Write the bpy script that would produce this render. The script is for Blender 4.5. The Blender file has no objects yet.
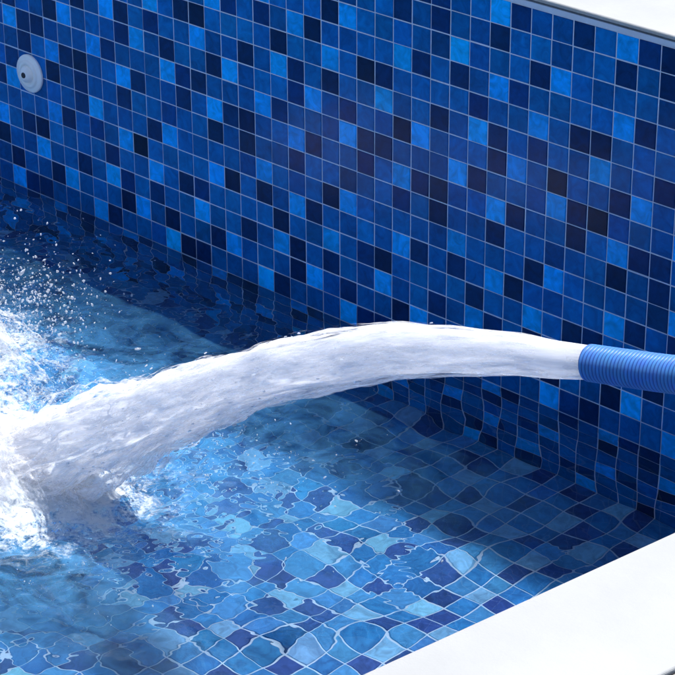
import bpy, bmesh, math, random
import numpy as np
from mathutils import Vector, Matrix
random.seed(7)
rng = np.random.default_rng(11)
sc = bpy.context.scene
col = sc.collection
R = math.radians

# ------------------------------------------------------------------ dimensions (metres)
PITCH = 0.05                      # mosaic pitch; tile tops start at z = 0, grid lines at multiples of 5 cm
WATER_Z = -0.80
FLOOR_Z = -1.10
NEAR_Y = -2.90
LEFT_X = -5.0
EDGE0 = (1.596, 0.0)              # the right-hand side of the pool is a little off square
EDGE_SLOPE = 0.119                # x = EDGE0.x + EDGE_SLOPE * y

def edge_x(y):
    return EDGE0[0] + EDGE_SLOPE * y

# ------------------------------------------------------------------ helpers
def tag(o, label=None, cat=None, group=None, kind=None):
    if label: o['label'] = label
    if cat: o['category'] = cat
    if group: o['group'] = group
    if kind: o['kind'] = kind
    return o

def link_mesh(name, me, parent=None, mats=()):
    o = bpy.data.objects.new(name, me)
    col.objects.link(o)
    for m in mats: me.materials.append(m)
    if parent: o.parent = parent
    return o

def mesh_np(name, verts, faces, smooth=True):
    me = bpy.data.meshes.new(name)
    verts = np.asarray(verts, dtype=np.float32)
    faces = np.asarray(faces, dtype=np.int32)
    me.vertices.add(len(verts)); me.vertices.foreach_set('co', verts.ravel())
    n = faces.shape[1]
    me.loops.add(faces.size); me.loops.foreach_set('vertex_index', faces.ravel())
    me.polygons.add(len(faces))
    me.polygons.foreach_set('loop_start', np.arange(0, faces.size, n, dtype=np.int32))
    me.polygons.foreach_set('loop_total', np.full(len(faces), n, dtype=np.int32))
    me.polygons.foreach_set('use_smooth', np.full(len(faces), smooth))
    me.update(calc_edges=True)
    return me

def attr(me, name, data, typ='FLOAT_VECTOR'):
    a = me.attributes.new(name, typ, 'POINT')
    data = np.asarray(data, dtype=np.float32)
    a.data.foreach_set('vector' if typ == 'FLOAT_VECTOR' else ('color' if typ == 'FLOAT_COLOR' else 'value'), data.ravel())

def new_mat(name):
    m = bpy.data.materials.new(name); m.use_nodes = True
    nt = m.node_tree; nt.nodes.clear()
    out = nt.nodes.new('ShaderNodeOutputMaterial')
    return m, nt, out

def N(nt, typ, **kw):
    n = nt.nodes.new(typ)
    for k, v in kw.items():
        if k in n.inputs: n.inputs[k].default_value = v
        else: setattr(n, k, v)
    return n

def ramp(nt, a, b, ca=(0, 0, 0, 1), cb=(1, 1, 1, 1)):
    r = nt.nodes.new('ShaderNodeValToRGB')
    r.color_ramp.elements[0].position = a; r.color_ramp.elements[0].color = ca
    r.color_ramp.elements[1].position = b; r.color_ramp.elements[1].color = cb
    return r

# ------------------------------------------------------------------ materials
def mat_tiles(name='glazed_mosaic'):
    m, nt, out = new_mat(name); L = nt.links.new
    a = N(nt, 'ShaderNodeAttribute', attribute_name='tile_colour')
    tc = N(nt, 'ShaderNodeTexCoord')
    seed = N(nt, 'ShaderNodeAttribute', attribute_name='tile_seed')
    add = N(nt, 'ShaderNodeVectorMath', operation='ADD')
    L(tc.outputs['Object'], add.inputs[0]); L(seed.outputs['Vector'], add.inputs[1])
    n1 = N(nt, 'ShaderNodeTexNoise', Scale=38.0, Detail=5.0, Roughness=0.6, Distortion=1.2)
    L(add.outputs[0], n1.inputs['Vector'])
    r1 = ramp(nt, 0.30, 0.72, (0.66, 0.66, 0.68, 1), (1.34, 1.34, 1.30, 1))
    L(n1.outputs['Fac'], r1.inputs['Fac'])
    mul = N(nt, 'ShaderNodeMix', data_type='RGBA', blend_type='MULTIPLY'); mul.inputs['Factor'].default_value = 1
    L(a.outputs['Color'], mul.inputs['A']); L(r1.outputs['Color'], mul.inputs['B'])
    # faint lime film that has dried on the tiles
    n3 = N(nt, 'ShaderNodeTexNoise', Scale=2.6, Detail=6.0, Roughness=0.62)
    L(tc.outputs['Object'], n3.inputs['Vector'])
    r3 = ramp(nt, 0.52, 0.80, (0, 0, 0, 1), (0.06, 0.06, 0.06, 1))
    L(n3.outputs['Fac'], r3.inputs['Fac'])
    film = N(nt, 'ShaderNodeMix', data_type='RGBA')
    film.inputs['B'].default_value = (0.05, 0.16, 0.34, 1)
    L(r3.outputs['Color'], film.inputs['Factor']); L(mul.outputs['Result'], film.inputs['A'])
    b = N(nt, 'ShaderNodeBsdfPrincipled', Roughness=0.16, IOR=1.42)
    L(film.outputs['Result'], b.inputs['Base Color'])
    n2 = N(nt, 'ShaderNodeTexNoise', Scale=60.0, Detail=3.0)
    L(add.outputs[0], n2.inputs['Vector'])
    b.inputs['Specular IOR Level'].default_value = .17
    rr = N(nt, 'ShaderNodeMapRange'); rr.inputs['To Min'].default_value = 0.10; rr.inputs['To Max'].default_value = 0.28
    L(n3.outputs['Fac'], rr.inputs['Value']); L(rr.outputs['Result'], b.inputs['Roughness'])
    bp = N(nt, 'ShaderNodeBump', Strength=0.25, Distance=0.0012)
    L(n2.outputs['Fac'], bp.inputs['Height']); L(bp.outputs['Normal'], b.inputs['Normal'])
    L(b.outputs[0], out.inputs['Surface'])
    return m

def mat_simple(name, colr, rough=0.6, bump=0.0, bscale=200, var=0.08, vscale=6.0, spec=0.5):
    m, nt, out = new_mat(name); L = nt.links.new
    tc = N(nt, 'ShaderNodeTexCoord')
    n = N(nt, 'ShaderNodeTexNoise', Scale=vscale, Detail=8.0, Roughness=0.6)
    L(tc.outputs['Object'], n.inputs['Vector'])
    c0 = tuple(max(0, c * (1 - var)) for c in colr) + (1,)
    c1 = tuple(min(1, c * (1 + var)) for c in colr) + (1,)
    r = ramp(nt, 0.3, 0.7, c0, c1)
    L(n.outputs['Fac'], r.inputs['Fac'])
    b = N(nt, 'ShaderNodeBsdfPrincipled', Roughness=rough)
    b.inputs['Specular IOR Level'].default_value = spec
    L(r.outputs['Color'], b.inputs['Base Color'])
    if bump:
        n2 = N(nt, 'ShaderNodeTexNoise', Scale=bscale, Detail=6.0, Roughness=0.65)
        L(tc.outputs['Object'], n2.inputs['Vector'])
        bp = N(nt, 'ShaderNodeBump', Strength=bump, Distance=0.002)
        L(n2.outputs['Fac'], bp.inputs['Height']); L(bp.outputs['Normal'], b.inputs['Normal'])
    L(b.outputs[0], out.inputs['Surface'])
    return m

M_TILE = mat_tiles()
M_GROUT = mat_simple('pale_grout', (0.60, 0.66, 0.76), 0.85, 0.3, 300, 0.12, 12)
M_COPING = mat_simple('white_coping_stone', (0.342, 0.338, 0.330), 0.7, 0.6, 70, 0.08, 4)
def wet_grout():
    nt = M_GROUT.node_tree; L = nt.links.new
    b = [n for n in nt.nodes if n.type == 'BSDF_PRINCIPLED'][0]
    src = b.inputs['Base Color'].links[0].from_socket
    tc = N(nt, 'ShaderNodeTexCoord'); sx = N(nt, 'ShaderNodeSeparateXYZ'); L(tc.outputs['Object'], sx.inputs[0])
    n = N(nt, 'ShaderNodeTexNoise', Scale=14.0, Detail=6.0); L(tc.outputs['Object'], n.inputs['Vector'])
    a = N(nt, 'ShaderNodeMath', operation='MULTIPLY_ADD'); a.inputs[1].default_value = .10
    L(n.outputs['Fac'], a.inputs[0]); L(sx.outputs['Z'], a.inputs[2])
    mr = N(nt, 'ShaderNodeMapRange'); mr.inputs['From Min'].default_value = -.715; mr.inputs['From Max'].default_value = -.685
    mr.inputs['To Min'].default_value = 1; mr.inputs['To Max'].default_value = 0
    L(a.outputs[0], mr.inputs['Value'])
    fl = N(nt, 'ShaderNodeMath', operation='GREATER_THAN'); fl.inputs[1].default_value = -.82; L(sx.outputs['Z'], fl.inputs[0])
    m2 = N(nt, 'ShaderNodeMath', operation='MULTIPLY'); L(mr.outputs['Result'], m2.inputs[0]); L(fl.outputs[0], m2.inputs[1])
    mx = N(nt, 'ShaderNodeMix', data_type='RGBA', blend_type='MULTIPLY'); mx.inputs['B'].default_value = (.55, .60, .66, 1)
    L(m2.outputs[0], mx.inputs['Factor']); L(src, mx.inputs['A']); L(mx.outputs['Result'], b.inputs['Base Color'])
wet_grout()
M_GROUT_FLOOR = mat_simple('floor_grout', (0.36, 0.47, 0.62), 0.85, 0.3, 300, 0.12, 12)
M_TRIM = mat_simple('grout_band', (0.50, 0.56, 0.66), 0.8, 0.2, 150, 0.05, 9)
M_DECK = mat_simple('deck_stone', (0.33, 0.315, 0.29), 0.8, 0.5, 60, 0.08, 3)
M_JOINT = mat_simple('joint_mortar', (0.38, 0.31, 0.25), 0.9, 0.5, 200, 0.2, 20)
M_EARTH = mat_simple('ground_paving', (0.40, 0.38, 0.34), 0.9, 0.4, 20, 0.12, 0.7)
M_PLASTIC = mat_simple('white_fitting_plastic', (0.97, 0.90, 0.84), 0.35, 0.05, 100, 0.03, 20)
M_HOLE = mat_simple('dark_opening', (0.03, 0.03, 0.04), 0.8)

# ------------------------------------------------------------------ mosaic surfaces
PATTERN = ['D..D.LDD..L',
           '..e..D.D..D',
           '.DL....eL..',
           'D....LD.D.L',
           '.L.DD....D.',
           '.D..L..D.LD',
           'L.D..DL...D',
           '..LDD...LD.']
CELL = random.Random(3)
MIDS = [[CELL.choice('MMN') for _ in range(11)] for _ in range(8)]
BASE = {'L': (0.0, 0.33, 0.84), 'M': (0.0, 0.128, 0.42), 'N': (0.0, 0.095, 0.32),
        'e': (0.0, 0.052, 0.20), 'D': (0.0, 0.026, 0.125),}
# same tiles as the walls, paler: sun and milky water put into the colour
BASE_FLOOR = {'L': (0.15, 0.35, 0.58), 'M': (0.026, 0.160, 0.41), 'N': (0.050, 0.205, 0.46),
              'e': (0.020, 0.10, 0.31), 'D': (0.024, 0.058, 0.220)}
def kind_at(i, j):
    c = PATTERN[j % 8][i % 11]
    return MIDS[j % 8][i % 11] if c == '.' else c

def mosaic(name, origin, U, V, Nn, i0, i1, j0, j1, clip=None, light=1.0, shift=(0, 0), seed=1, pale=False):
    """Backing sheet plus one chamfered, slightly tilted tile per cell. Plane: origin + i*PITCH*U + j*PITCH*V, outward Nn."""
    rnd = random.Random(seed)
    o = np.array(origin, float); U = np.array(U, float); V = np.array(V, float); Nn = np.array(Nn, float)
    vs = []; fs = []; mi = []; cols = []; seeds = []
    flip = np.dot(np.cross(U, V), Nn) < 0
    def quad(a, b, c, d, m):
        fs.append((a, d, c, b) if flip else (a, b, c, d)); mi.append(m)
    def vert(p, c, s):
        vs.append(p); cols.append(c); seeds.append(s); return len(vs) - 1
    # grout backing
    if clip is None:
        g = [vert(o + U * PITCH * i + V * PITCH * j, (.5, .5, .5, 1), (0, 0, 0)) for i, j in ((i0, j0), (i1, j0), (i1, j1), (i0, j1))]
    else:
        g = [vert(np.array(p), (.5, .5, .5, 1), (0, 0, 0)) for p in clip['back']]
    quad(*g, 0)
    G = 0.0014 if pale else 0.0011; CH = 0.0012; H = 0.0016
    for j in range(j0, j1):
        for i in range(i0, i1):
            a0 = i * PITCH + G; a1 = (i + 1) * PITCH - G; b0 = j * PITCH + G; b1 = (j + 1) * PITCH - G
            jit = [rnd.gauss(0, 0.00025) for _ in range(4)]
            a0 += jit[0]; a1 += jit[1]; b0 += jit[2]; b1 += jit[3]
            if clip is not None and not clip['test'](o + U * (a0 + a1) / 2 + V * (b0 + b1) / 2): continue
            k = kind_at(i + shift[0], j + shift[1])
            base = np.array((BASE_FLOOR if pale else BASE)[k])
            f = max(.3, rnd.gauss(1, 0.30 if (k in 'De' and not pale) else 0.09))
            base = np.clip(base * f * light * np.array([1, rnd.gauss(1, .06), 1]), 0, .95)
            c = (*base, 1); s = (rnd.uniform(-9, 9), rnd.uniform(-9, 9), rnd.uniform(-9, 9))
            tu = rnd.gauss(0, 0.004); tv = rnd.gauss(0, 0.004); h0 = H + rnd.uniform(-.0003, .0003)
            ca = (a0 + a1) / 2; cb = (b0 + b1) / 2
            outer = []; inner = []
            for (a, b, sa, sb) in ((a0, b0, 1, 1), (a1, b0, -1, 1), (a1, b1, -1, -1), (a0, b1, 1, -1)):
                outer.append(vert(o + U * a + V * b + Nn * 0.0003, c, s))
                ia = a + sa * CH; ib = b + sb * CH
                h = h0 + tu * (ia - ca) + tv * (ib - cb)
                inner.append(vert(o + U * ia + V * ib + Nn * h, c, s))
            quad(*inner, 1)
            for q in range(4):
                r = (q + 1) % 4
                quad(outer[q], outer[r], inner[r], inner[q], 1)
    me = mesh_np(name, vs, fs, smooth=False)
    attr(me, 'tile_colour', cols, 'FLOAT_COLOR')
    attr(me, 'tile_seed', seeds)
    ob = link_mesh(name, me, None, (M_GROUT_FLOOR if pale else M_GROUT, M_TILE))
    me.polygons.foreach_set('material_index', np.array(mi, dtype=np.int32))
    return ob

IX0 = int(LEFT_X / PITCH); IX1 = int(math.ceil(EDGE0[0] / PITCH))
nrow = 22                       # 22 rows = 1.10 m, the floor mosaic comes up to meet the last course
far = mosaic('pool_wall', (0, 0, 0), (1, 0, 0), (0, 0, -1), (0, -1, 0), IX0, IX1, 0, nrow, seed=2,
             clip={'back': [(LEFT_X, 0, 0), (EDGE0[0], 0, 0), (EDGE0[0], 0, FLOOR_Z), (LEFT_X, 0, FLOOR_Z)],
                   'test': lambda p: LEFT_X < p[0] < EDGE0[0] - .03 and p[2] > FLOOR_Z})
tag(far, 'shaded far pool wall of blue mosaic tiles behind the water jet', 'pool wall')
d = np.array([EDGE_SLOPE, 1.0, 0]); d /= np.linalg.norm(d)
nr = np.array([-d[1], d[0], 0])
ln = abs(NEAR_Y) / d[1]
right = mosaic('pool_wall', (EDGE0[0], 0, 0), -d, (0, 0, -1), nr, 0, int(ln / PITCH), 0, nrow, seed=4, shift=(3, 2))
tag(right, 'blue mosaic pool wall under the near white coping, below the hose', 'pool wall')
near = mosaic('pool_wall', (0, NEAR_Y, 0), (1, 0, 0), (0, 0, -1), (0, 1, 0), IX0, int(edge_x(NEAR_Y) / PITCH), 0, nrow, seed=5, shift=(6, 1))
tag(near, 'blue mosaic pool wall opposite the one with the white inlet', 'pool wall')
left = mosaic('pool_wall', (LEFT_X, 0, 0), (0, -1, 0), (0, 0, -1), (1, 0, 0), 0, int(-NEAR_Y / PITCH), 0, nrow, seed=6, shift=(1, 4))
tag(left, 'blue mosaic pool wall at the far end, left beyond the splash', 'pool wall')

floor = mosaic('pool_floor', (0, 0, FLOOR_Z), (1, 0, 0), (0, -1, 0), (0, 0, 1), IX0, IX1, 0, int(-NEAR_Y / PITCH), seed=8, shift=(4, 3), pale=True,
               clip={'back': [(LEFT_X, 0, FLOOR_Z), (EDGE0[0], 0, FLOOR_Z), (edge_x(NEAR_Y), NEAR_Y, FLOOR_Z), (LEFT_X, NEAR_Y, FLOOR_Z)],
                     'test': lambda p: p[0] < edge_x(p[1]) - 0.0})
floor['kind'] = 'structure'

# ------------------------------------------------------------------ copings, deck, ground
def prism(bm, pts, z0, z1):
    lo = [bm.verts.new((x, y, z0)) for x, y in pts]; hi = [bm.verts.new((x, y, z1)) for x, y in pts]
    n = len(pts)
    bm.faces.new(hi); bm.faces.new(lo[::-1])
    for k in range(n): bm.faces.new((lo[k], lo[(k + 1) % n], hi[(k + 1) % n], hi[k]))

def prism_obj(name, pts, z0, z1, mat, bevel=0.0, parent=None):
    bm = bmesh.new(); prism(bm, pts, z0, z1)
    bmesh.ops.recalc_face_normals(bm, faces=bm.faces)
    if bevel:
        ed = [e for e in bm.edges if abs(e.verts[0].co.z - e.verts[1].co.z) < 1e-6]
        bmesh.ops.bevel(bm, geom=ed, offset=bevel, segments=4, profile=0.5, affect='EDGES')
    me = bpy.data.meshes.new(name); bm.to_mesh(me); bm.free()
    for p in me.polygons: p.use_smooth = False
    return link_mesh(name, me, parent, (mat,))

OV = 0.006; CW = 0.182; TZ0 = 0.0155; TZ1 = 0.0250
# light band between the top course and the coping slab (front face flush with the tile faces)
b1 = prism_obj('coping_slab', [(LEFT_X - CW, -OV), (EDGE0[0] - .01, -OV), (EDGE0[0] - .01, CW), (LEFT_X - CW, CW)], TZ0, TZ1, M_COPING, .004)
b1.name = 'coping'
tag(b1, 'white coping along the top of the shaded far wall', 'coping')
tb = prism_obj('grout_band', [(LEFT_X, -.0022), (EDGE0[0] - .006, -.0022), (EDGE0[0] - .006, .05), (LEFT_X, .05)], 0.0005, .0115, M_TRIM, .001, b1)
def ecop(xo, y): return (edge_x(y) + xo, y)
b2 = prism_obj('coping', [ecop(-OV - .004, CW), ecop(-OV - .004, NEAR_Y - CW), ecop(CW, NEAR_Y - CW), ecop(CW, CW)], TZ0, TZ1 + .0004, M_COPING, .004)
tag(b2, 'broad white coping in the near foreground corner under the hose', 'coping')
tb2 = prism_obj('grout_band', [ecop(-.002, -.006), ecop(-.002, NEAR_Y), ecop(.05, NEAR_Y), ecop(.05, -.006)], 0.0005, .0115, M_TRIM, .001, b2)
b3 = prism_obj('coping', [(LEFT_X - CW, NEAR_Y + OV), (edge_x(NEAR_Y) - .012, NEAR_Y + OV), (edge_x(NEAR_Y) - .012, NEAR_Y - CW), (LEFT_X - CW, NEAR_Y - CW)], TZ0, TZ1, M_COPING, .004)
tag(b3, 'white coping on the camera side of the pool, facing the inlet wall', 'coping')
b4 = prism_obj('coping', [(LEFT_X + OV, -OV - .002), (LEFT_X - CW + .001, -OV - .002), (LEFT_X - CW + .001, NEAR_Y + OV + .002), (LEFT_X + OV, NEAR_Y + OV + .002)], TZ0, TZ1 - .0004, M_COPING, .004)
tag(b4, 'white coping across the far left end of the pool', 'coping')

# solid pool shell ground pieces: big sheet with the pool cut out, joints as a recessed mortar sheet, deck pavers above
def ring(name, z, margin, big, mat):
    xs0 = LEFT_X - margin; y1 = margin; y0 = NEAR_Y - margin
    xa = edge_x(y1) + margin; xb = edge_x(y0) + margin
    v = [(-big, -big, z), (big, -big, z), (big, big, z), (-big, big, z), (xs0, y0, z), (xb, y0, z), (xa, y1, z), (xs0, y1, z)]
    f = [(0, 1, 5, 4), (1, 2, 6, 5), (2, 3, 7, 6), (3, 0, 4, 7)]
    return link_mesh(name, mesh_np(name, v, f, smooth=False), None, (mat,))
g = ring('ground', 0.0, 0.06, 600.0, M_JOINT); g['kind'] = 'structure'

# deck pavers with open joints, each row following the coping
bm = bmesh.new()
jg = 0.0035; s = 0.45
def cell(x0, y0, x1, y1):
    pts = [(x0 + jg, y0 + jg), (x1 - jg, y0 + jg), (x1 - jg, y1 - jg), (x0 + jg, y1 - jg)]
    if pts[0][0] < 1.95 and pts[0][1] > NEAR_Y - 1.5 and x0 > .8: pass
    prism(bm, pts, 0.004, TZ1 - .0015)
# right side: sheared cells parallel to the coping
for r_ in range(0, 9):
    for q in range(-9, 7):
        ya = q * s + .05; yb = ya + s
        xo = CW + .002 + r_ * s
        pts = [(edge_x(ya) + xo + jg, ya + jg), (edge_x(ya) + xo + s - jg, ya + jg), (edge_x(yb) + xo + s - jg, yb - jg), (edge_x(yb) + xo + jg, yb - jg)]
        prism(bm, pts, 0.004, TZ1 - .0015)
for r_ in range(0, 7):      # behind the far wall
    for q in range(-16, 4):
        xa = q * s; xb = min(xa + s, 1.596 + CW - .0)
        ya = CW + .003 + r_ * s
        if xa > edge_x(ya) + CW - .12: continue
        xb = min(xb, edge_x(ya) + CW - .004)
        cell(xa, ya, xb, ya + s)
for r_ in range(0, 7):      # camera side
    for q in range(-16, 4):
        xa = q * s; yb = NEAR_Y - CW - .003 - r_ * s
        xb = min(xa + s, edge_x(yb - s) + CW - .004)
        if xb - xa < .1: continue
        cell(xa, yb - s, xb, yb)
bmesh.ops.recalc_face_normals(bm, faces=bm.faces)
ed = [e for e in bm.edges if e.verts[0].co.z > .02 and e.verts[1].co.z > .02]
bmesh.ops.bevel(bm, geom=ed, offset=.0012, segments=2, profile=0.5, affect='EDGES')
me = bpy.data.meshes.new('deck'); bm.to_mesh(me); bm.free()
dk = link_mesh('deck', me, None, (M_DECK,)); dk['kind'] = 'structure'

# ------------------------------------------------------------------ water
def smooth(a, b, x):
    t = np.clip((x - a) / (b - a), 0, 1); return t * t * (3 - 2 * t)

SPL = np.array([-0.42, -0.86])         # where the jet lands

def waves(x, y):
    r = np.random.default_rng(5)
    d = np.hypot((x - SPL[0]), (y - SPL[1]))
    dj = np.abs(y + .85) + np.clip(x - .05, 0, 9) * 1.0 + np.clip(SPL[0] - x, 0, 9)   # drops falling off the jet
    turb = np.exp(-(d / .42) ** 2) + .30 * np.exp(-(dj / .30) ** 2) + .14 * np.exp(-(d / .9) ** 2) + .48 * smooth(-.25, -.85, x) + .35 * smooth(-.9, -1.25, y) * smooth(.5, -.2, x)
    h = np.zeros_like(x)
    # gentle swell that bends the grout lines
    for k in range(46):
        lam = math.exp(r.uniform(math.log(.09), math.log(.34))); th = r.uniform(0, 2 * math.pi); ph = r.uniform(0, 6.28)
        kk = 2 * math.pi / lam
        sl = 0.0088
        h += sl / kk * np.sin(kk * (x * math.cos(th) + y * math.sin(th)) + ph) * (1 + 1.2 * turb)
    # warped rings running out from the splash
    wx = .035 * np.sin(9 * y + 2 * x) + .02 * np.sin(21 * x - 8 * y)
    for lam, a in ((.085, .020), (.13, .020), (.052, .012)):
        kk = 2 * math.pi / lam
        h += a / kk * np.sin(kk * (d + wx) + lam * 50) * np.exp(-d / .75) * smooth(.05, .3, d)
    # chop
    hc = np.zeros_like(x)
    for k in range(70):
        lam = math.exp(r.uniform(math.log(.016), math.log(.07))); th = r.uniform(0, 2 * math.pi); ph = r.uniform(0, 6.28)
        kk = 2 * math.pi / lam
        hc += .026 / kk * np.sin(kk * ((x + .3 * wx) * math.cos(th) + y * math.sin(th)) + ph)
    h += hc * (turb ** 1.4 * 1.0 + .008)
    # rings from single drops
    for cx, cy, a, lam, rad in ((.185, -.51, .10, .014, .035), (.37, -.69, .12, .016, .05), (.02, -.44, .08, .020, .07), (.30, -.60, .09, .02, .07),
                                (-.02, -.62, .10, .018, .05), (.12, -.78, .08, .015, .04), (.52, -.42, .05, .018, .05), (-.12, -.50, .10, .02, .06)):
        q = np.hypot(x - cx, y - cy); kk = 2 * math.pi / lam
        h += a / kk * np.sin(kk * q) * np.exp(-(q / rad) ** 2)
    # heaped water where the jet goes in
    h += .035 * np.exp(-(d / .13) ** 2) - .012 * np.exp(-((d - .26) / .08) ** 2)
    return h, turb, d

def axis(lo, hi, a, b, fine, coarse):
    left_ = np.linspace(lo, a, max(2, int((a - lo) / coarse)) + 1)[:-1]
    mid = np.linspace(a, b, int((b - a) / fine) + 1)
    rt = np.linspace(b, hi, max(2, int((hi - b) / coarse)) + 1)[1:]
    return np.concatenate([left_, mid, rt])

ax = axis(LEFT_X + .0001, edge_x(0) - .0001, -1.9, 0.95, .0036, .03)
ay = axis(NEAR_Y + .0001, -.0022, -1.5, -.02, .0036, .03)
X, Y = np.meshgrid(ax, ay)
XC = X.copy()
# squeeze the right edge so that the sheet follows the slanted wall
w = smooth(.95, edge_x(0), X); 
XC = X + w * (EDGE_SLOPE * Y)
H, TURB, DD = waves(XC, Y)
H *= smooth(0, .012, -Y) * .75 + .25
nx, ny = len(ax), len(ay)
idx = np.arange(nx * ny).reshape(ny, nx)
F = np.stack([idx[:-1, :-1], idx[:-1, 1:], idx[1:, 1:], idx[1:, :-1]], -1).reshape(-1, 4)
V = np.stack([XC, Y, WATER_Z + H], -1).reshape(-1, 3)
wme = mesh_np('water', V, F)
foam = np.clip(0.9 * np.exp(-(np.hypot((XC + .47) / .24, (Y + .90) / .14)) ** 2) + .50 * np.exp(-(np.hypot((XC + 1.02) / .27, (Y + .68) / .17)) ** 2)
               + .07 * np.exp(-(DD / .45) ** 2), 0, 1)
aer = np.clip(.50 * np.exp(-(np.hypot((XC + .40) / .50, (Y + .82) / .42)) ** 2) + .30 * smooth(-.1, -.9, XC) * smooth(-.25, -.75, Y) + .07 * smooth(0, -.5, XC)
              + .18 * np.exp(-(np.hypot((XC + .25) / .4, (Y + 1.05) / .35)) ** 2), 0, .6)
attr(wme, 'aeration', aer.ravel(), 'FLOAT')
attr(wme, 'foam', foam.ravel(), 'FLOAT')

def mat_water():
    m, nt, out = new_mat('pool_water'); L = nt.links.new
    g = N(nt, 'ShaderNodeBsdfGlass', IOR=1.333, Roughness=0.0); g.inputs['Color'].default_value = (0.93, 0.985, 1.0, 1)
    tc = N(nt, 'ShaderNodeTexCoord')
    f = N(nt, 'ShaderNodeAttribute', attribute_name='foam')
    n1 = N(nt, 'ShaderNodeTexNoise', Scale=26.0, Detail=9.0, Roughness=0.72, Distortion=0.8)
    n2 = N(nt, 'ShaderNodeTexNoise', Scale=170.0, Detail=4.0, Roughness=0.7)
    L(tc.outputs['Object'], n1.inputs['Vector']); L(tc.outputs['Object'], n2.inputs['Vector'])
    mx = N(nt, 'ShaderNodeMath', operation='MULTIPLY_ADD'); mx.inputs[1].default_value = .45
    L(n2.outputs['Fac'], mx.inputs[0]); L(n1.outputs['Fac'], mx.inputs[2])          # .45*n2 + n1  (mean about .72)
    s = N(nt, 'ShaderNodeMath', operation='MULTIPLY_ADD'); s.inputs[1].default_value = .75
    L(f.outputs['Fac'], s.inputs[0]); L(mx.outputs[0], s.inputs[2])                  # + .75*foam
    r = ramp(nt, .80, 1.55)
    L(s.outputs[0], r.inputs['Fac'])
    gate = N(nt, 'ShaderNodeMapRange'); gate.inputs['From Min'].default_value = .02; gate.inputs['From Max'].default_value = .2
    L(f.outputs['Fac'], gate.inputs['Value'])
    fac = N(nt, 'ShaderNodeMath', operation='MULTIPLY')
    L(r.outputs['Color'], fac.inputs[0]); L(gate.outputs['Result'], fac.inputs[1])
    dif = N(nt, 'ShaderNodeBsdfDiffuse'); dif.inputs['Color'].default_value = (.55, .59, .62, 1)
    mix = N(nt, 'ShaderNodeMixShader')
    L(fac.outputs[0], mix.inputs[0]); L(g.outputs[0], mix.inputs[1]); L(dif.outputs[0], mix.inputs[2])
    # clouds of fine bubbles hanging just under the surface
    ae = N(nt, 'ShaderNodeAttribute', attribute_name='aeration')
    n4 = N(nt, 'ShaderNodeTexNoise', Scale=9.0, Detail=7.0, Roughness=0.65, Distortion=1.5)
    L(tc.outputs['Object'], n4.inputs['Vector'])
    r4 = ramp(nt, .34, .66, (.12, .12, .12, 1), (1, 1, 1, 1)); L(n4.outputs['Fac'], r4.inputs['Fac'])
    fa = N(nt, 'ShaderNodeMath', operation='MULTIPLY')
    L(ae.outputs['Fac'], fa.inputs[0]); L(r4.outputs['Color'], fa.inputs[1])
    bub = N(nt, 'ShaderNodeBsdfDiffuse'); bub.inputs['Color'].default_value = (.10, .36, .68, 1)
    mixa = N(nt, 'ShaderNodeMixShader')
    L(fa.outputs[0], mixa.inputs[0]); L(g.outputs[0], mixa.inputs[1]); L(bub.outputs[0], mixa.inputs[2])
    L(mixa.outputs[0], mix.inputs[1])
    L(mix.outputs[0], out.inputs['Surface'])
    return m
water = link_mesh('water', wme, None, (mat_water(),)); water['kind'] = 'structure'

# ------------------------------------------------------------------ water jet
PATH = [(0.900, -0.133, 0.0225), (0.889, -0.135, 0.0241), (0.825, -0.152, 0.028), (0.759, -0.167, 0.0321), (0.623, -0.207, 0.0405), (0.52, -0.243, 0.0453),
        (0.412, -0.291, 0.0495), (0.3, -0.346, 0.0507), (0.181, -0.411, 0.0537), (0.055, -0.493, 0.063), (-0.079, -0.583, 0.0690),
        (-0.225, -0.674, 0.0780), (-0.37, -0.772, 0.083), (-0.48, -0.850, 0.080), (-0.64, -0.95, 0.07)]
JY = -0.85
PP = np.array(PATH)
cum = np.concatenate([[0], np.cumsum(np.hypot(np.diff(PP[:, 0]), np.diff(PP[:, 1])))])

def centre(s):
    return np.interp(s, cum, PP[:, 0]), np.interp(s, cum, PP[:, 1]), np.interp(s, cum, PP[:, 2])

def vnoise(p, seed):
    """cheap smooth value noise, p (n,3)"""
    pi = np.floor(p).astype(np.int64); pf = p - pi; u = pf * pf * (3 - 2 * pf)
    def h(a, b, c):
        n = (a * 374761393 + b * 668265263 + c * 2147483647 + seed * 974711) & 0xffffffff
        n = ((n ^ (n >> 13)) * 1274126177) & 0xffffffff
        return ((n ^ (n >> 16)) & 0xffff) / 65535.0
    x, y, z = pi.T; r = 0
    for dx in (0, 1):
        for dy in (0, 1):
            for dz in (0, 1):
                w = (u[:, 0] if dx else 1 - u[:, 0]) * (u[:, 1] if dy else 1 - u[:, 1]) * (u[:, 2] if dz else 1 - u[:, 2])
                r = r + w * h(x + dx, y + dy, z + dz)
    return r * 2 - 1

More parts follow.
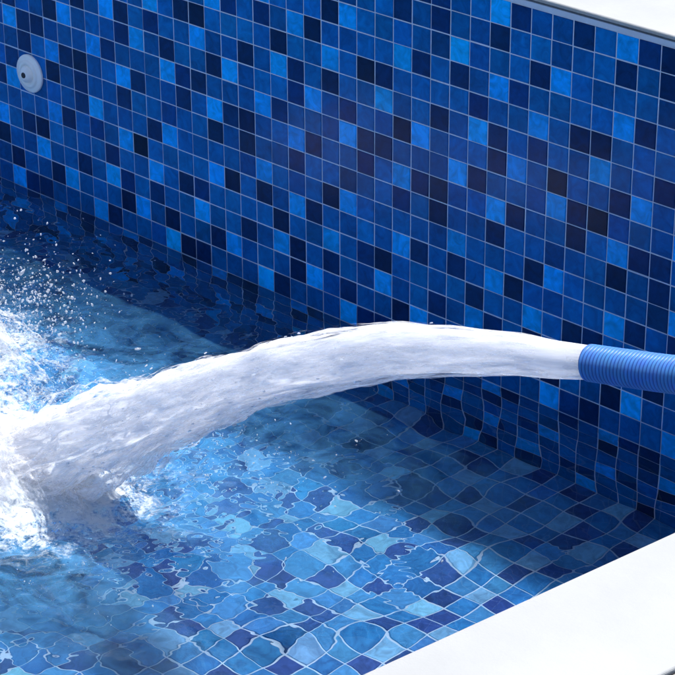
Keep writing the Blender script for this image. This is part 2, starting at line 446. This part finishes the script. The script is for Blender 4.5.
def jet_shell(scale, lift, rough, seed, ns=620, nt=120):
    s = np.linspace(0, cum[-1], ns); th = np.linspace(0, 2 * math.pi, nt, endpoint=False)
    Sg, Tg = np.meshgrid(s, th, indexing='ij'); S1 = Sg.ravel(); T1 = Tg.ravel()
    cx, cz, rr = centre(S1)
    # smoothed tangent
    e = .03
    ax_, az_, _ = centre(np.clip(S1 - e, 0, cum[-1])); bx_, bz_, _ = centre(np.clip(S1 + e, 0, cum[-1]))
    tx, tz = bx_ - ax_, bz_ - az_; l = np.hypot(tx, tz) + 1e-9; tx /= l; tz /= l
    nxv, nzv = -tz, tx
    sg = np.sign(nzv); nxv *= sg; nzv *= sg             # "up" normal of the path
    frac = S1 / cum[-1]
    q = np.stack([S1 * 13, np.cos(T1) * rr * 42, np.sin(T1) * rr * 42], 1)
    q2 = np.stack([S1 * 30, np.cos(T1) * rr * 110, np.sin(T1) * rr * 110], 1)
    q3 = np.stack([S1 * 5, np.cos(T1) * 1.3, np.sin(T1) * 1.3], 1)
    q4 = np.stack([S1 * 70, np.cos(T1) * rr * 260, np.sin(T1) * rr * 260], 1)
    amp = rough * (.12 + .95 * smooth(.03, .8, frac))
    disp = 1 + amp * ((.13 if seed == 3 else .24) * vnoise(q, seed) + .05 * vnoise(q2, seed + 1) + .24 * vnoise(q3, seed + 2) + .03 * vnoise(q4, seed + 3))
    sc_ = 1 + (scale - 1) * smooth(0, .25, frac) if scale < 1 else 1 + (scale - 1) * smooth(.2, .8, frac) - .03 * (1 - smooth(.2, .8, frac))
    r = rr * sc_ * disp
    up = np.sin(T1) * r + lift * rr * smooth(.3, .8, frac); side = np.cos(T1) * r
    P = np.stack([cx + nxv * up, JY + side, cz + nzv * up], 1)
    flow = np.stack([S1, np.cos(T1) * rr, np.sin(T1) * rr], 1)
    ii = np.arange(ns * nt).reshape(ns, nt)
    a = ii[:-1]; b = ii[1:]
    F = np.stack([a, np.roll(a, -1, 1), np.roll(b, -1, 1), b], -1).reshape(-1, 4)
    me = mesh_np('jet', P, F)
    attr(me, 'flow', flow); attr(me, 'along', frac, 'FLOAT')
    return me

def mat_froth(name, lo, hi, lo_end=None, trans=.65):
    m, nt, out = new_mat(name); L = nt.links.new
    fl = N(nt, 'ShaderNodeAttribute', attribute_name='flow')
    al = N(nt, 'ShaderNodeAttribute', attribute_name='along')
    mp = N(nt, 'ShaderNodeMapping'); mp.inputs['Scale'].default_value = (8, 85, 85)
    L(fl.outputs['Vector'], mp.inputs['Vector'])
    n = N(nt, 'ShaderNodeTexNoise', Scale=1.0, Detail=6.0, Roughness=0.62, Distortion=.25)
    L(mp.outputs[0], n.inputs['Vector'])
    mp2 = N(nt, 'ShaderNodeMapping'); mp2.inputs['Scale'].default_value = (22, 230, 230)
    L(fl.outputs['Vector'], mp2.inputs['Vector'])
    n2 = N(nt, 'ShaderNodeTexNoise', Scale=1.0, Detail=4.0, Roughness=0.6)
    L(mp2.outputs[0], n2.inputs['Vector'])
    dif = N(nt, 'ShaderNodeBsdfDiffuse'); tr = N(nt, 'ShaderNodeBsdfTranslucent')
    gl = N(nt, 'ShaderNodeBsdfGlossy', Roughness=.35)
    dif.inputs['Color'].default_value = (.95, .94, .955, 1); tr.inputs['Color'].default_value = (.97, .965, .975, 1)
    bp = N(nt, 'ShaderNodeBump', Strength=.22, Distance=.003)
    L(n2.outputs['Fac'], bp.inputs['Height']); L(bp.outputs[0], dif.inputs['Normal']); L(bp.outputs[0], gl.inputs['Normal'])
    bp2 = N(nt, 'ShaderNodeBump', Strength=.22, Distance=.008)
    L(n.outputs['Fac'], bp2.inputs['Height']); L(bp2.outputs[0], bp.inputs['Normal'])
    m1 = N(nt, 'ShaderNodeMixShader'); m1.inputs[0].default_value = trans
    if lo is None: m1.inputs[0].default_value = .66
    L(dif.outputs[0], m1.inputs[1]); L(tr.outputs[0], m1.inputs[2])
    m2 = N(nt, 'ShaderNodeMixShader'); m2.inputs[0].default_value = .06
    L(m1.outputs[0], m2.inputs[1]); L(gl.outputs[0], m2.inputs[2])
    if lo is None:
        L(m2.outputs[0], out.inputs['Surface']); return m
    tp = N(nt, 'ShaderNodeBsdfTransparent')
    ad = N(nt, 'ShaderNodeMath', operation='MULTIPLY_ADD'); ad.inputs[1].default_value = .25
    L(n2.outputs['Fac'], ad.inputs[0]); L(n.outputs['Fac'], ad.inputs[2])
    mr = N(nt, 'ShaderNodeMapRange'); mr.inputs['From Min'].default_value = lo; mr.inputs['From Max'].default_value = hi
    L(ad.outputs[0], mr.inputs['Value'])
    m3 = N(nt, 'ShaderNodeMixShader')
    L(mr.outputs['Result'], m3.inputs[0]); L(tp.outputs[0], m3.inputs[1]); L(m2.outputs[0], m3.inputs[2])
    L(m3.outputs[0], out.inputs['Surface'])
    return m

jet = bpy.data.objects.new('water_jet', None); col.objects.link(jet)
jet.location = (0, 0, 0)
tag(jet, 'thick white gush of frothing water arching from the blue hose into the pool', 'water jet')
for nm, sca, lift, ro, lo, hi, sd in (('core', .74, .20, 1.0, None, None, 3), ('froth_layer', .93, .04, 1.1, .50, .74, 11),
                                      ('froth_layer', 1.02, .02, 1.15, .60, .86, 23), ('froth_layer', 1.07, .00, 1.2, .66, .92, 37)):
    me = jet_shell(sca, lift, ro, sd)
    o = link_mesh(nm, me, jet, (mat_froth('froth_%d' % sd, lo, hi),))

# ------------------------------------------------------------------ droplets
ICO_V = []; 
bm = bmesh.new(); bmesh.ops.create_icosphere(bm, subdivisions=1, radius=1.0)
bm.verts.ensure_lookup_table()
ICO_V = np.array([v.co[:] for v in bm.verts]); ICO_F = np.array([[v.index for v in f.verts] for f in bm.faces]); bm.free()
bm = bmesh.new(); bmesh.ops.create_icosphere(bm, subdivisions=2, radius=1.0)
bm.verts.ensure_lookup_table()
ICO2_V = np.array([v.co[:] for v in bm.verts]); ICO2_F = np.array([[v.index for v in f.verts] for f in bm.faces]); bm.free()

def blobs(name, C, Rr, dirs, stretch, mat, parent=None):
    """many ellipsoid drops as one mesh; stretched along dirs"""
    n = len(C); k = len(ICO_V)
    a = dirs / np.linalg.norm(dirs, axis=1, keepdims=True)
    v = ICO_V[None] * Rr[:, None, None] * (1 + .25 * rng.standard_normal((n, k, 1)).clip(-1, 1))
    along = (v * a[:, None]).sum(2, keepdims=True)
    v = v + a[:, None] * along * (stretch[:, None, None] - 1) + C[:, None]
    f = ICO_F[None] + (np.arange(n) * k)[:, None, None]
    me = mesh_np(name, v.reshape(-1, 3), f.reshape(-1, 3))
    return link_mesh(name, me, parent, (mat,))

def mat_drop():
    m, nt, out = new_mat('spray_water'); L = nt.links.new
    dif = N(nt, 'ShaderNodeBsdfDiffuse'); dif.inputs['Color'].default_value = (.86, .88, .92, 1)
    tr = N(nt, 'ShaderNodeBsdfTranslucent'); tr.inputs['Color'].default_value = (.86, .88, .92, 1)
    gl = N(nt, 'ShaderNodeBsdfGlossy', Roughness=.12)
    tp = N(nt, 'ShaderNodeBsdfTransparent')
    a = N(nt, 'ShaderNodeMixShader'); a.inputs[0].default_value = .68
    b = N(nt, 'ShaderNodeMixShader'); b.inputs[0].default_value = .08
    c = N(nt, 'ShaderNodeMixShader'); c.inputs[0].default_value = .30
    L(dif.outputs[0], a.inputs[1]); L(tr.outputs[0], a.inputs[2]); L(a.outputs[0], b.inputs[1]); L(gl.outputs[0], b.inputs[2])
    L(b.outputs[0], c.inputs[1]); L(tp.outputs[0], c.inputs[2]); L(c.outputs[0], out.inputs['Surface'])
    return m
M_DROP = mat_drop()

# ligaments and drops tearing off the jet
n = 450
s = cum[-1] * rng.beta(3.0, 1.1, n); cx, cz, rr = centre(s)
ax_, az_, _ = centre(np.clip(s - .03, 0, cum[-1])); bx_, bz_, _ = centre(np.clip(s + .03, 0, cum[-1]))
t = np.stack([bx_ - ax_, np.zeros(n), bz_ - az_], 1); t /= np.linalg.norm(t, axis=1, keepdims=True)
up = np.stack([-t[:, 2], np.zeros(n), t[:, 0]], 1); up *= np.sign(up[:, 2:3])
th = rng.uniform(0, 2 * math.pi, n)
fr = s / cum[-1]
rad = rr * (.93 + (.02 + .22 * fr) * np.abs(rng.standard_normal(n)))
C = np.stack([cx, np.full(n, JY), cz], 1) + up * (np.sin(th) * rad)[:, None] + np.array([0, 1, 0]) * (np.cos(th) * rad)[:, None]
size = .0009 + .0012 * rng.random(n) * (.4 + fr)
dirs = t + .05 * rng.standard_normal((n, 3))
blobs('droplets', C, size, dirs, rng.uniform(1.5, 5, n), M_DROP, jet)['kind'] = 'stuff'

# splash: heaped froth where the jet meets the pool
def froth_mound(name, cx, cy, rx, ry, hz, seed, parent, nu=220, nv=300, rough=1.0, mat=None):
    u = np.linspace(0, 1, nu); v = np.linspace(0, 2 * math.pi, nv, endpoint=False)
    U_, V_ = np.meshgrid(u, v, indexing='ij'); U1 = U_.ravel(); V1 = V_.ravel()
    rough_r = 1 + rough * (.30 * vnoise(np.stack([np.cos(V1) * 2, np.sin(V1) * 2, V1 * 0 + seed], 1), seed) + .16 * vnoise(np.stack([np.cos(V1) * 7, np.sin(V1) * 7, V1 * 0], 1), seed + 5))
    x = cx + np.cos(V1) * U1 * rx * rough_r; y = cy + np.sin(V1) * U1 * ry * rough_r
    prof = np.sqrt(np.clip(1 - U1 ** 2, 0, 1)) ** 1.3
    p = np.stack([x * 22, y * 22, U1 * 0], 1)
    nz = .55 * vnoise(p, seed + 1) + .28 * vnoise(p * 2.3, seed + 2) + .12 * vnoise(p * 5.1, seed + 3) + .05 * vnoise(p * 11, seed + 4)
    z = WATER_Z - .012 + hz * prof * (1 + .55 * rough * nz)
    P = np.stack([x, y, z], 1)
    ii = np.arange(nu * nv).reshape(nu, nv); a = ii[:-1]; b = ii[1:]
    F = np.stack([a, b, np.roll(b, -1, 1), np.roll(a, -1, 1)], -1).reshape(-1, 4)
    me = mesh_np(name, P, F)
    attr(me, 'flow', np.stack([x * 3.2, y * .9, z * .9], 1)); attr(me, 'along', U1, 'FLOAT')
    return link_mesh(name, me, parent, (mat,))

splash = bpy.data.objects.new('splash', None); col.objects.link(splash); splash.location = (0, 0, 0)
tag(splash, 'churning white splash where the jet plunges into the pool', 'splash')
MF1 = mat_froth('splash_froth', None, None)
MF2 = mat_froth('splash_froth_thin', .55, .75)
MF3 = mat_froth('splash_froth_wisps', .62, .85)
froth_mound('foam_mound', -.49, -.90, .20, .115, .080, 5, splash, mat=MF1)
froth_mound('froth_layer', -.46, -.90, .235, .135, .088, 9, splash, mat=MF2)
froth_mound('froth_layer', -.44, -.90, .27, .165, .055, 13, splash, mat=MF3, rough=1.2)
froth_mound('foam_mound', -1.04, -.67, .20, .12, .13, 17, splash, mat=MF1)
froth_mound('froth_layer', -1.02, -.66, .24, .14, .15, 21, splash, mat=MF2)
froth_mound('froth_layer', -1.00, -.65, .28, .16, .12, 31, splash, mat=MF3)
froth_mound('foam_mound', -.84, -.90, .20, .11, .05, 27, splash, mat=MF1)

# drops thrown up
def throw(n, cx, cy, sx, sy, hmean, rmin, rmax):
    x = cx + sx * rng.standard_normal(n); y = cy + sy * rng.standard_normal(n)
    z = WATER_Z + .004 + rng.exponential(hmean, n)
    return np.stack([x, y, z], 1), rmin + (rmax - rmin) * rng.random(n) ** 3
sets = [throw(1500, -.50, -.80, .15, .10, .03, .0005, .0020), throw(2200, -.92, -.62, .16, .09, .035, .0005, .0024),
        throw(800, -1.0, -.42, .10, .08, .03, .0005, .0024), throw(500, -.28, -.62, .2, .1, .012, .0005, .0018),
        throw(260, -.15, -.98, .16, .08, .004, .0005, .0016), throw(70, -.98, -.45, .10, .08, .04, .002, .0042), throw(60, -.90, -.60, .12, .08, .05, .002, .005)]
C = np.concatenate([a for a, b in sets]); Rr = np.concatenate([b for a, b in sets])
ok = (C[:, 1] < -.02); C = C[ok]; Rr = Rr[ok]
blobs('droplets', C, Rr, rng.standard_normal((len(C), 3)), rng.uniform(1, 2.6, len(C)), M_DROP, splash)['kind'] = 'stuff'

for root_, base in ((jet, Vector((.889, JY, -.135))), (splash, Vector((-.48, -.89, WATER_Z)))):
    root_.location = base
    for c_ in root_.children: c_.location = -base

# ------------------------------------------------------------------ hose
HP = [(0.889, -.135), (0.963, -.119), (1.037, -.102), (1.13, -.077), (1.24, -.035), (1.34, .020), (1.43, .056), (1.54, .062), (1.75, .0565), (2.1, .0560), (2.8, .0560), (4.2, .0560)]
def catmull(pts, n):
    pts = [Vector((x, JY, z)) for x, z in pts]; out = []
    P_ = [pts[0] * 2 - pts[1]] + pts + [pts[-1] * 2 - pts[-2]]
    for k in range(1, len(P_) - 2):
        p0, p1, p2, p3 = P_[k - 1:k + 3]
        for q in range(n):
            t = q / n
            out.append(.5 * ((2 * p1) + (p2 - p0) * t + (2 * p0 - 5 * p1 + 4 * p2 - p3) * t * t + (3 * p1 - p0 - 3 * p2 + p3) * t ** 3))
    out.append(pts[-1]); return np.array(out)
cl = catmull(HP, 40)
for k in range(len(cl)):
    if cl[k, 0] > 1.5: cl[k, 1] -= .35 * (1 - math.cos((cl[k, 0] - 1.5) * 1.6))
hc = np.concatenate([[0], np.cumsum(np.linalg.norm(np.diff(cl, axis=0), axis=1))])
RIB = 0.0064; HR = 0.0270; PER = 10
ns = int(hc[-1] / RIB * PER); nt_ = 56
ss = np.linspace(0, hc[-1], ns)
cc = np.stack([np.interp(ss, hc, cl[:, k]) for k in range(3)], 1)
tt = np.gradient(cc, axis=0); tt /= np.linalg.norm(tt, axis=1, keepdims=True)
sd = np.cross(tt, np.array([0, 0, 1.0])); sd /= np.linalg.norm(sd, axis=1, keepdims=True); uu = np.cross(sd, tt)
th = np.linspace(0, 2 * math.pi, nt_, endpoint=False)
ph = ss[:, None] / RIB - th[None] / (2 * math.pi)       # helical rib
rr_ = HR + .0011 * (np.abs(np.sin(math.pi * ph)) ** .8) - .0010
P = cc[:, None] + rr_[..., None] * (np.cos(th)[None, :, None] * sd[:, None] + np.sin(th)[None, :, None] * uu[:, None])
# inner wall
Pin = cc[:60, None] + (.0235) * (np.cos(th)[None, :, None] * sd[:60, None] + np.sin(th)[None, :, None] * uu[:60, None])
ii = np.arange(ns * nt_).reshape(ns, nt_); a = ii[:-1]; b = ii[1:]
F1 = np.stack([a, b, np.roll(b, -1, 1), np.roll(a, -1, 1)], -1).reshape(-1, 4)
off = ns * nt_
jj = off + np.arange(60 * nt_).reshape(60, nt_); a = jj[:-1]; b = jj[1:]
F2 = np.stack([a, np.roll(a, -1, 1), np.roll(b, -1, 1), b], -1).reshape(-1, 4)
rimf = np.stack([ii[0], np.roll(ii[0], -1), np.roll(jj[0], -1), jj[0]], -1)
hme = mesh_np('hose', np.concatenate([P.reshape(-1, 3), Pin.reshape(-1, 3)]), np.concatenate([F1, F2, rimf]))
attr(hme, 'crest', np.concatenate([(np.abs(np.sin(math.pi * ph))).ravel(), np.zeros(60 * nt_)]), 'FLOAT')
def mat_hose():
    m, nt, out = new_mat('ribbed_blue_pvc'); L = nt.links.new
    a = N(nt, 'ShaderNodeAttribute', attribute_name='crest')
    tc = N(nt, 'ShaderNodeTexCoord')
    n = N(nt, 'ShaderNodeTexNoise', Scale=45.0, Detail=5.0); L(tc.outputs['Object'], n.inputs['Vector'])
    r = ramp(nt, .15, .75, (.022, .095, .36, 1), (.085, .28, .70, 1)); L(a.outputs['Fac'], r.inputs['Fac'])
    mx = N(nt, 'ShaderNodeMix', data_type='RGBA', blend_type='MULTIPLY'); mx.inputs['Factor'].default_value = .5
    L(r.outputs['Color'], mx.inputs['A']); L(n.outputs['Color'], mx.inputs['B'])
    b = N(nt, 'ShaderNodeBsdfPrincipled', Roughness=.42, IOR=1.45)
    b.inputs['Subsurface Weight'].default_value = 0.0
    L(mx.outputs['Result'], b.inputs['Base Color'])
    L(b.outputs[0], out.inputs['Surface']); return m
hose = link_mesh('hose', hme, None, (mat_hose(),))
tag(hose, 'ribbed blue plastic hose spilling a gush of water into the pool', 'hose')

# ------------------------------------------------------------------ return inlet on the far wall
fit = bpy.data.objects.new('return_inlet', None); col.objects.link(fit)
fit.location = (-1.4565, -.002, -.4985)
tag(fit, 'round white plastic return inlet set in the shaded tiled wall', 'pool inlet')
def lathe(name, prof, mat, parent, seg=64, tilt=None, off=(0, 0, 0)):
    vs = []; fs = []
    for (r_, h) in prof:
        for k in range(seg):
            a = 2 * math.pi * k / seg; vs.append((r_ * math.cos(a), -h, r_ * math.sin(a)))
    m_ = len(prof)
    for q in range(m_ - 1):
        for k in range(seg):
            k2 = (k + 1) % seg; fs.append((q * seg + k, q * seg + k2, (q + 1) * seg + k2, (q + 1) * seg + k))
    me = mesh_np(name, vs, fs)
    o = link_mesh(name, me, parent, (mat,)); o.location = off
    if tilt: o.rotation_euler = tilt
    return o
lathe('flange', [(.0455, 0), (.0460, .003), (.0452, .0055), (.0425, .0070), (.036, .0078), (.0335, .0085), (.0325, .0115), (.0305, .0130), (.026, .0132), (.0245, .0120), (.0235, .0100), (.0200, .0095)], M_PLASTIC, fit)
lathe('eyeball', [(.0205, .0080), (.0205, .0120), (.0190, .0165), (.0160, .0205), (.0120, .0235), (.0095, .0246), (.0080, .0250), (.0070, .0248), (.0066, .0240)], M_PLASTIC, fit, tilt=(R(-4), 0, R(8)), off=(0, 0, 0))
lathe('opening', [(.0068, .0246), (.0001, .0246)], M_HOLE, fit, tilt=(R(-4), 0, R(8)))

# ------------------------------------------------------------------ light
SUN_EL = 73.0; SUN_AZ_X = -0.10          # sun stands high behind the far wall
sdir = Vector((SUN_AZ_X, math.cos(R(SUN_EL)), math.sin(R(SUN_EL)))).normalized()    # towards the sun
sl = bpy.data.lights.new('sun', 'SUN'); sl.energy = 4.8; sl.angle = R(.53); sl.color = (1, .985, .95)
so = bpy.data.objects.new('sun', sl); col.objects.link(so)
so.rotation_euler = (-sdir).to_track_quat('-Z', 'Y').to_euler()
w = bpy.data.worlds.new('World'); sc.world = w; w.use_nodes = True
nt = w.node_tree; nt.nodes.clear()
sky = nt.nodes.new('ShaderNodeTexSky'); sky.sky_type = 'NISHITA'; sky.sun_disc = False
sky.sun_elevation = math.asin(sdir.z); sky.sun_rotation = math.atan2(sdir.x, sdir.y)
sky.altitude = 10; sky.air_density = 1.0; sky.dust_density = .6; sky.ozone_density = 1.5
bg = nt.nodes.new('ShaderNodeBackground'); bg.inputs['Strength'].default_value = .125
wo = nt.nodes.new('ShaderNodeOutputWorld')
nt.links.new(sky.outputs[0], bg.inputs[0]); nt.links.new(bg.outputs[0], wo.inputs[0])

# ------------------------------------------------------------------ camera (solved from the mosaic grid)
cd = bpy.data.cameras.new('camera'); cam = bpy.data.objects.new('camera', cd); col.objects.link(cam)
cam.location = (2.79063, -3.27432, 1.38976)
yaw, pitch, roll = -0.78153, -0.45118, -0.005339
f = Vector((math.sin(yaw) * math.cos(pitch), math.cos(yaw) * math.cos(pitch), math.sin(pitch)))
r = f.cross(Vector((0, 0, 1))).normalized(); u = r.cross(f)
r2 = r * math.cos(roll) + u * math.sin(roll); u2 = -r * math.sin(roll) + u * math.cos(roll)
cam.matrix_world = Matrix(((r2.x, u2.x, -f.x, cam.location.x), (r2.y, u2.y, -f.y, cam.location.y), (r2.z, u2.z, -f.z, cam.location.z), (0, 0, 0, 1)))
cd.sensor_width = 36; cd.lens = 2411.99 / 675 * 36; cd.clip_start = .05; cd.clip_end = 2000
sc.camera = cam

# ------------------------------------------------------------------ render settings
sc.render.engine = 'CYCLES'
cy = sc.cycles
cy.use_denoising = True
cy.caustics_refractive = True; cy.caustics_reflective = False
cy.blur_glossy = 0.5
cy.max_bounces = 14; cy.transmission_bounces = 10; cy.transparent_max_bounces = 24; cy.diffuse_bounces = 6; cy.glossy_bounces = 4
cy.sample_clamp_indirect = 0
sc.view_settings.view_transform = 'Standard'; sc.view_settings.look = 'None'
sc.view_settings.exposure = 0.6; sc.view_settings.gamma = 1.0
sc.view_settings.use_curve_mapping = False
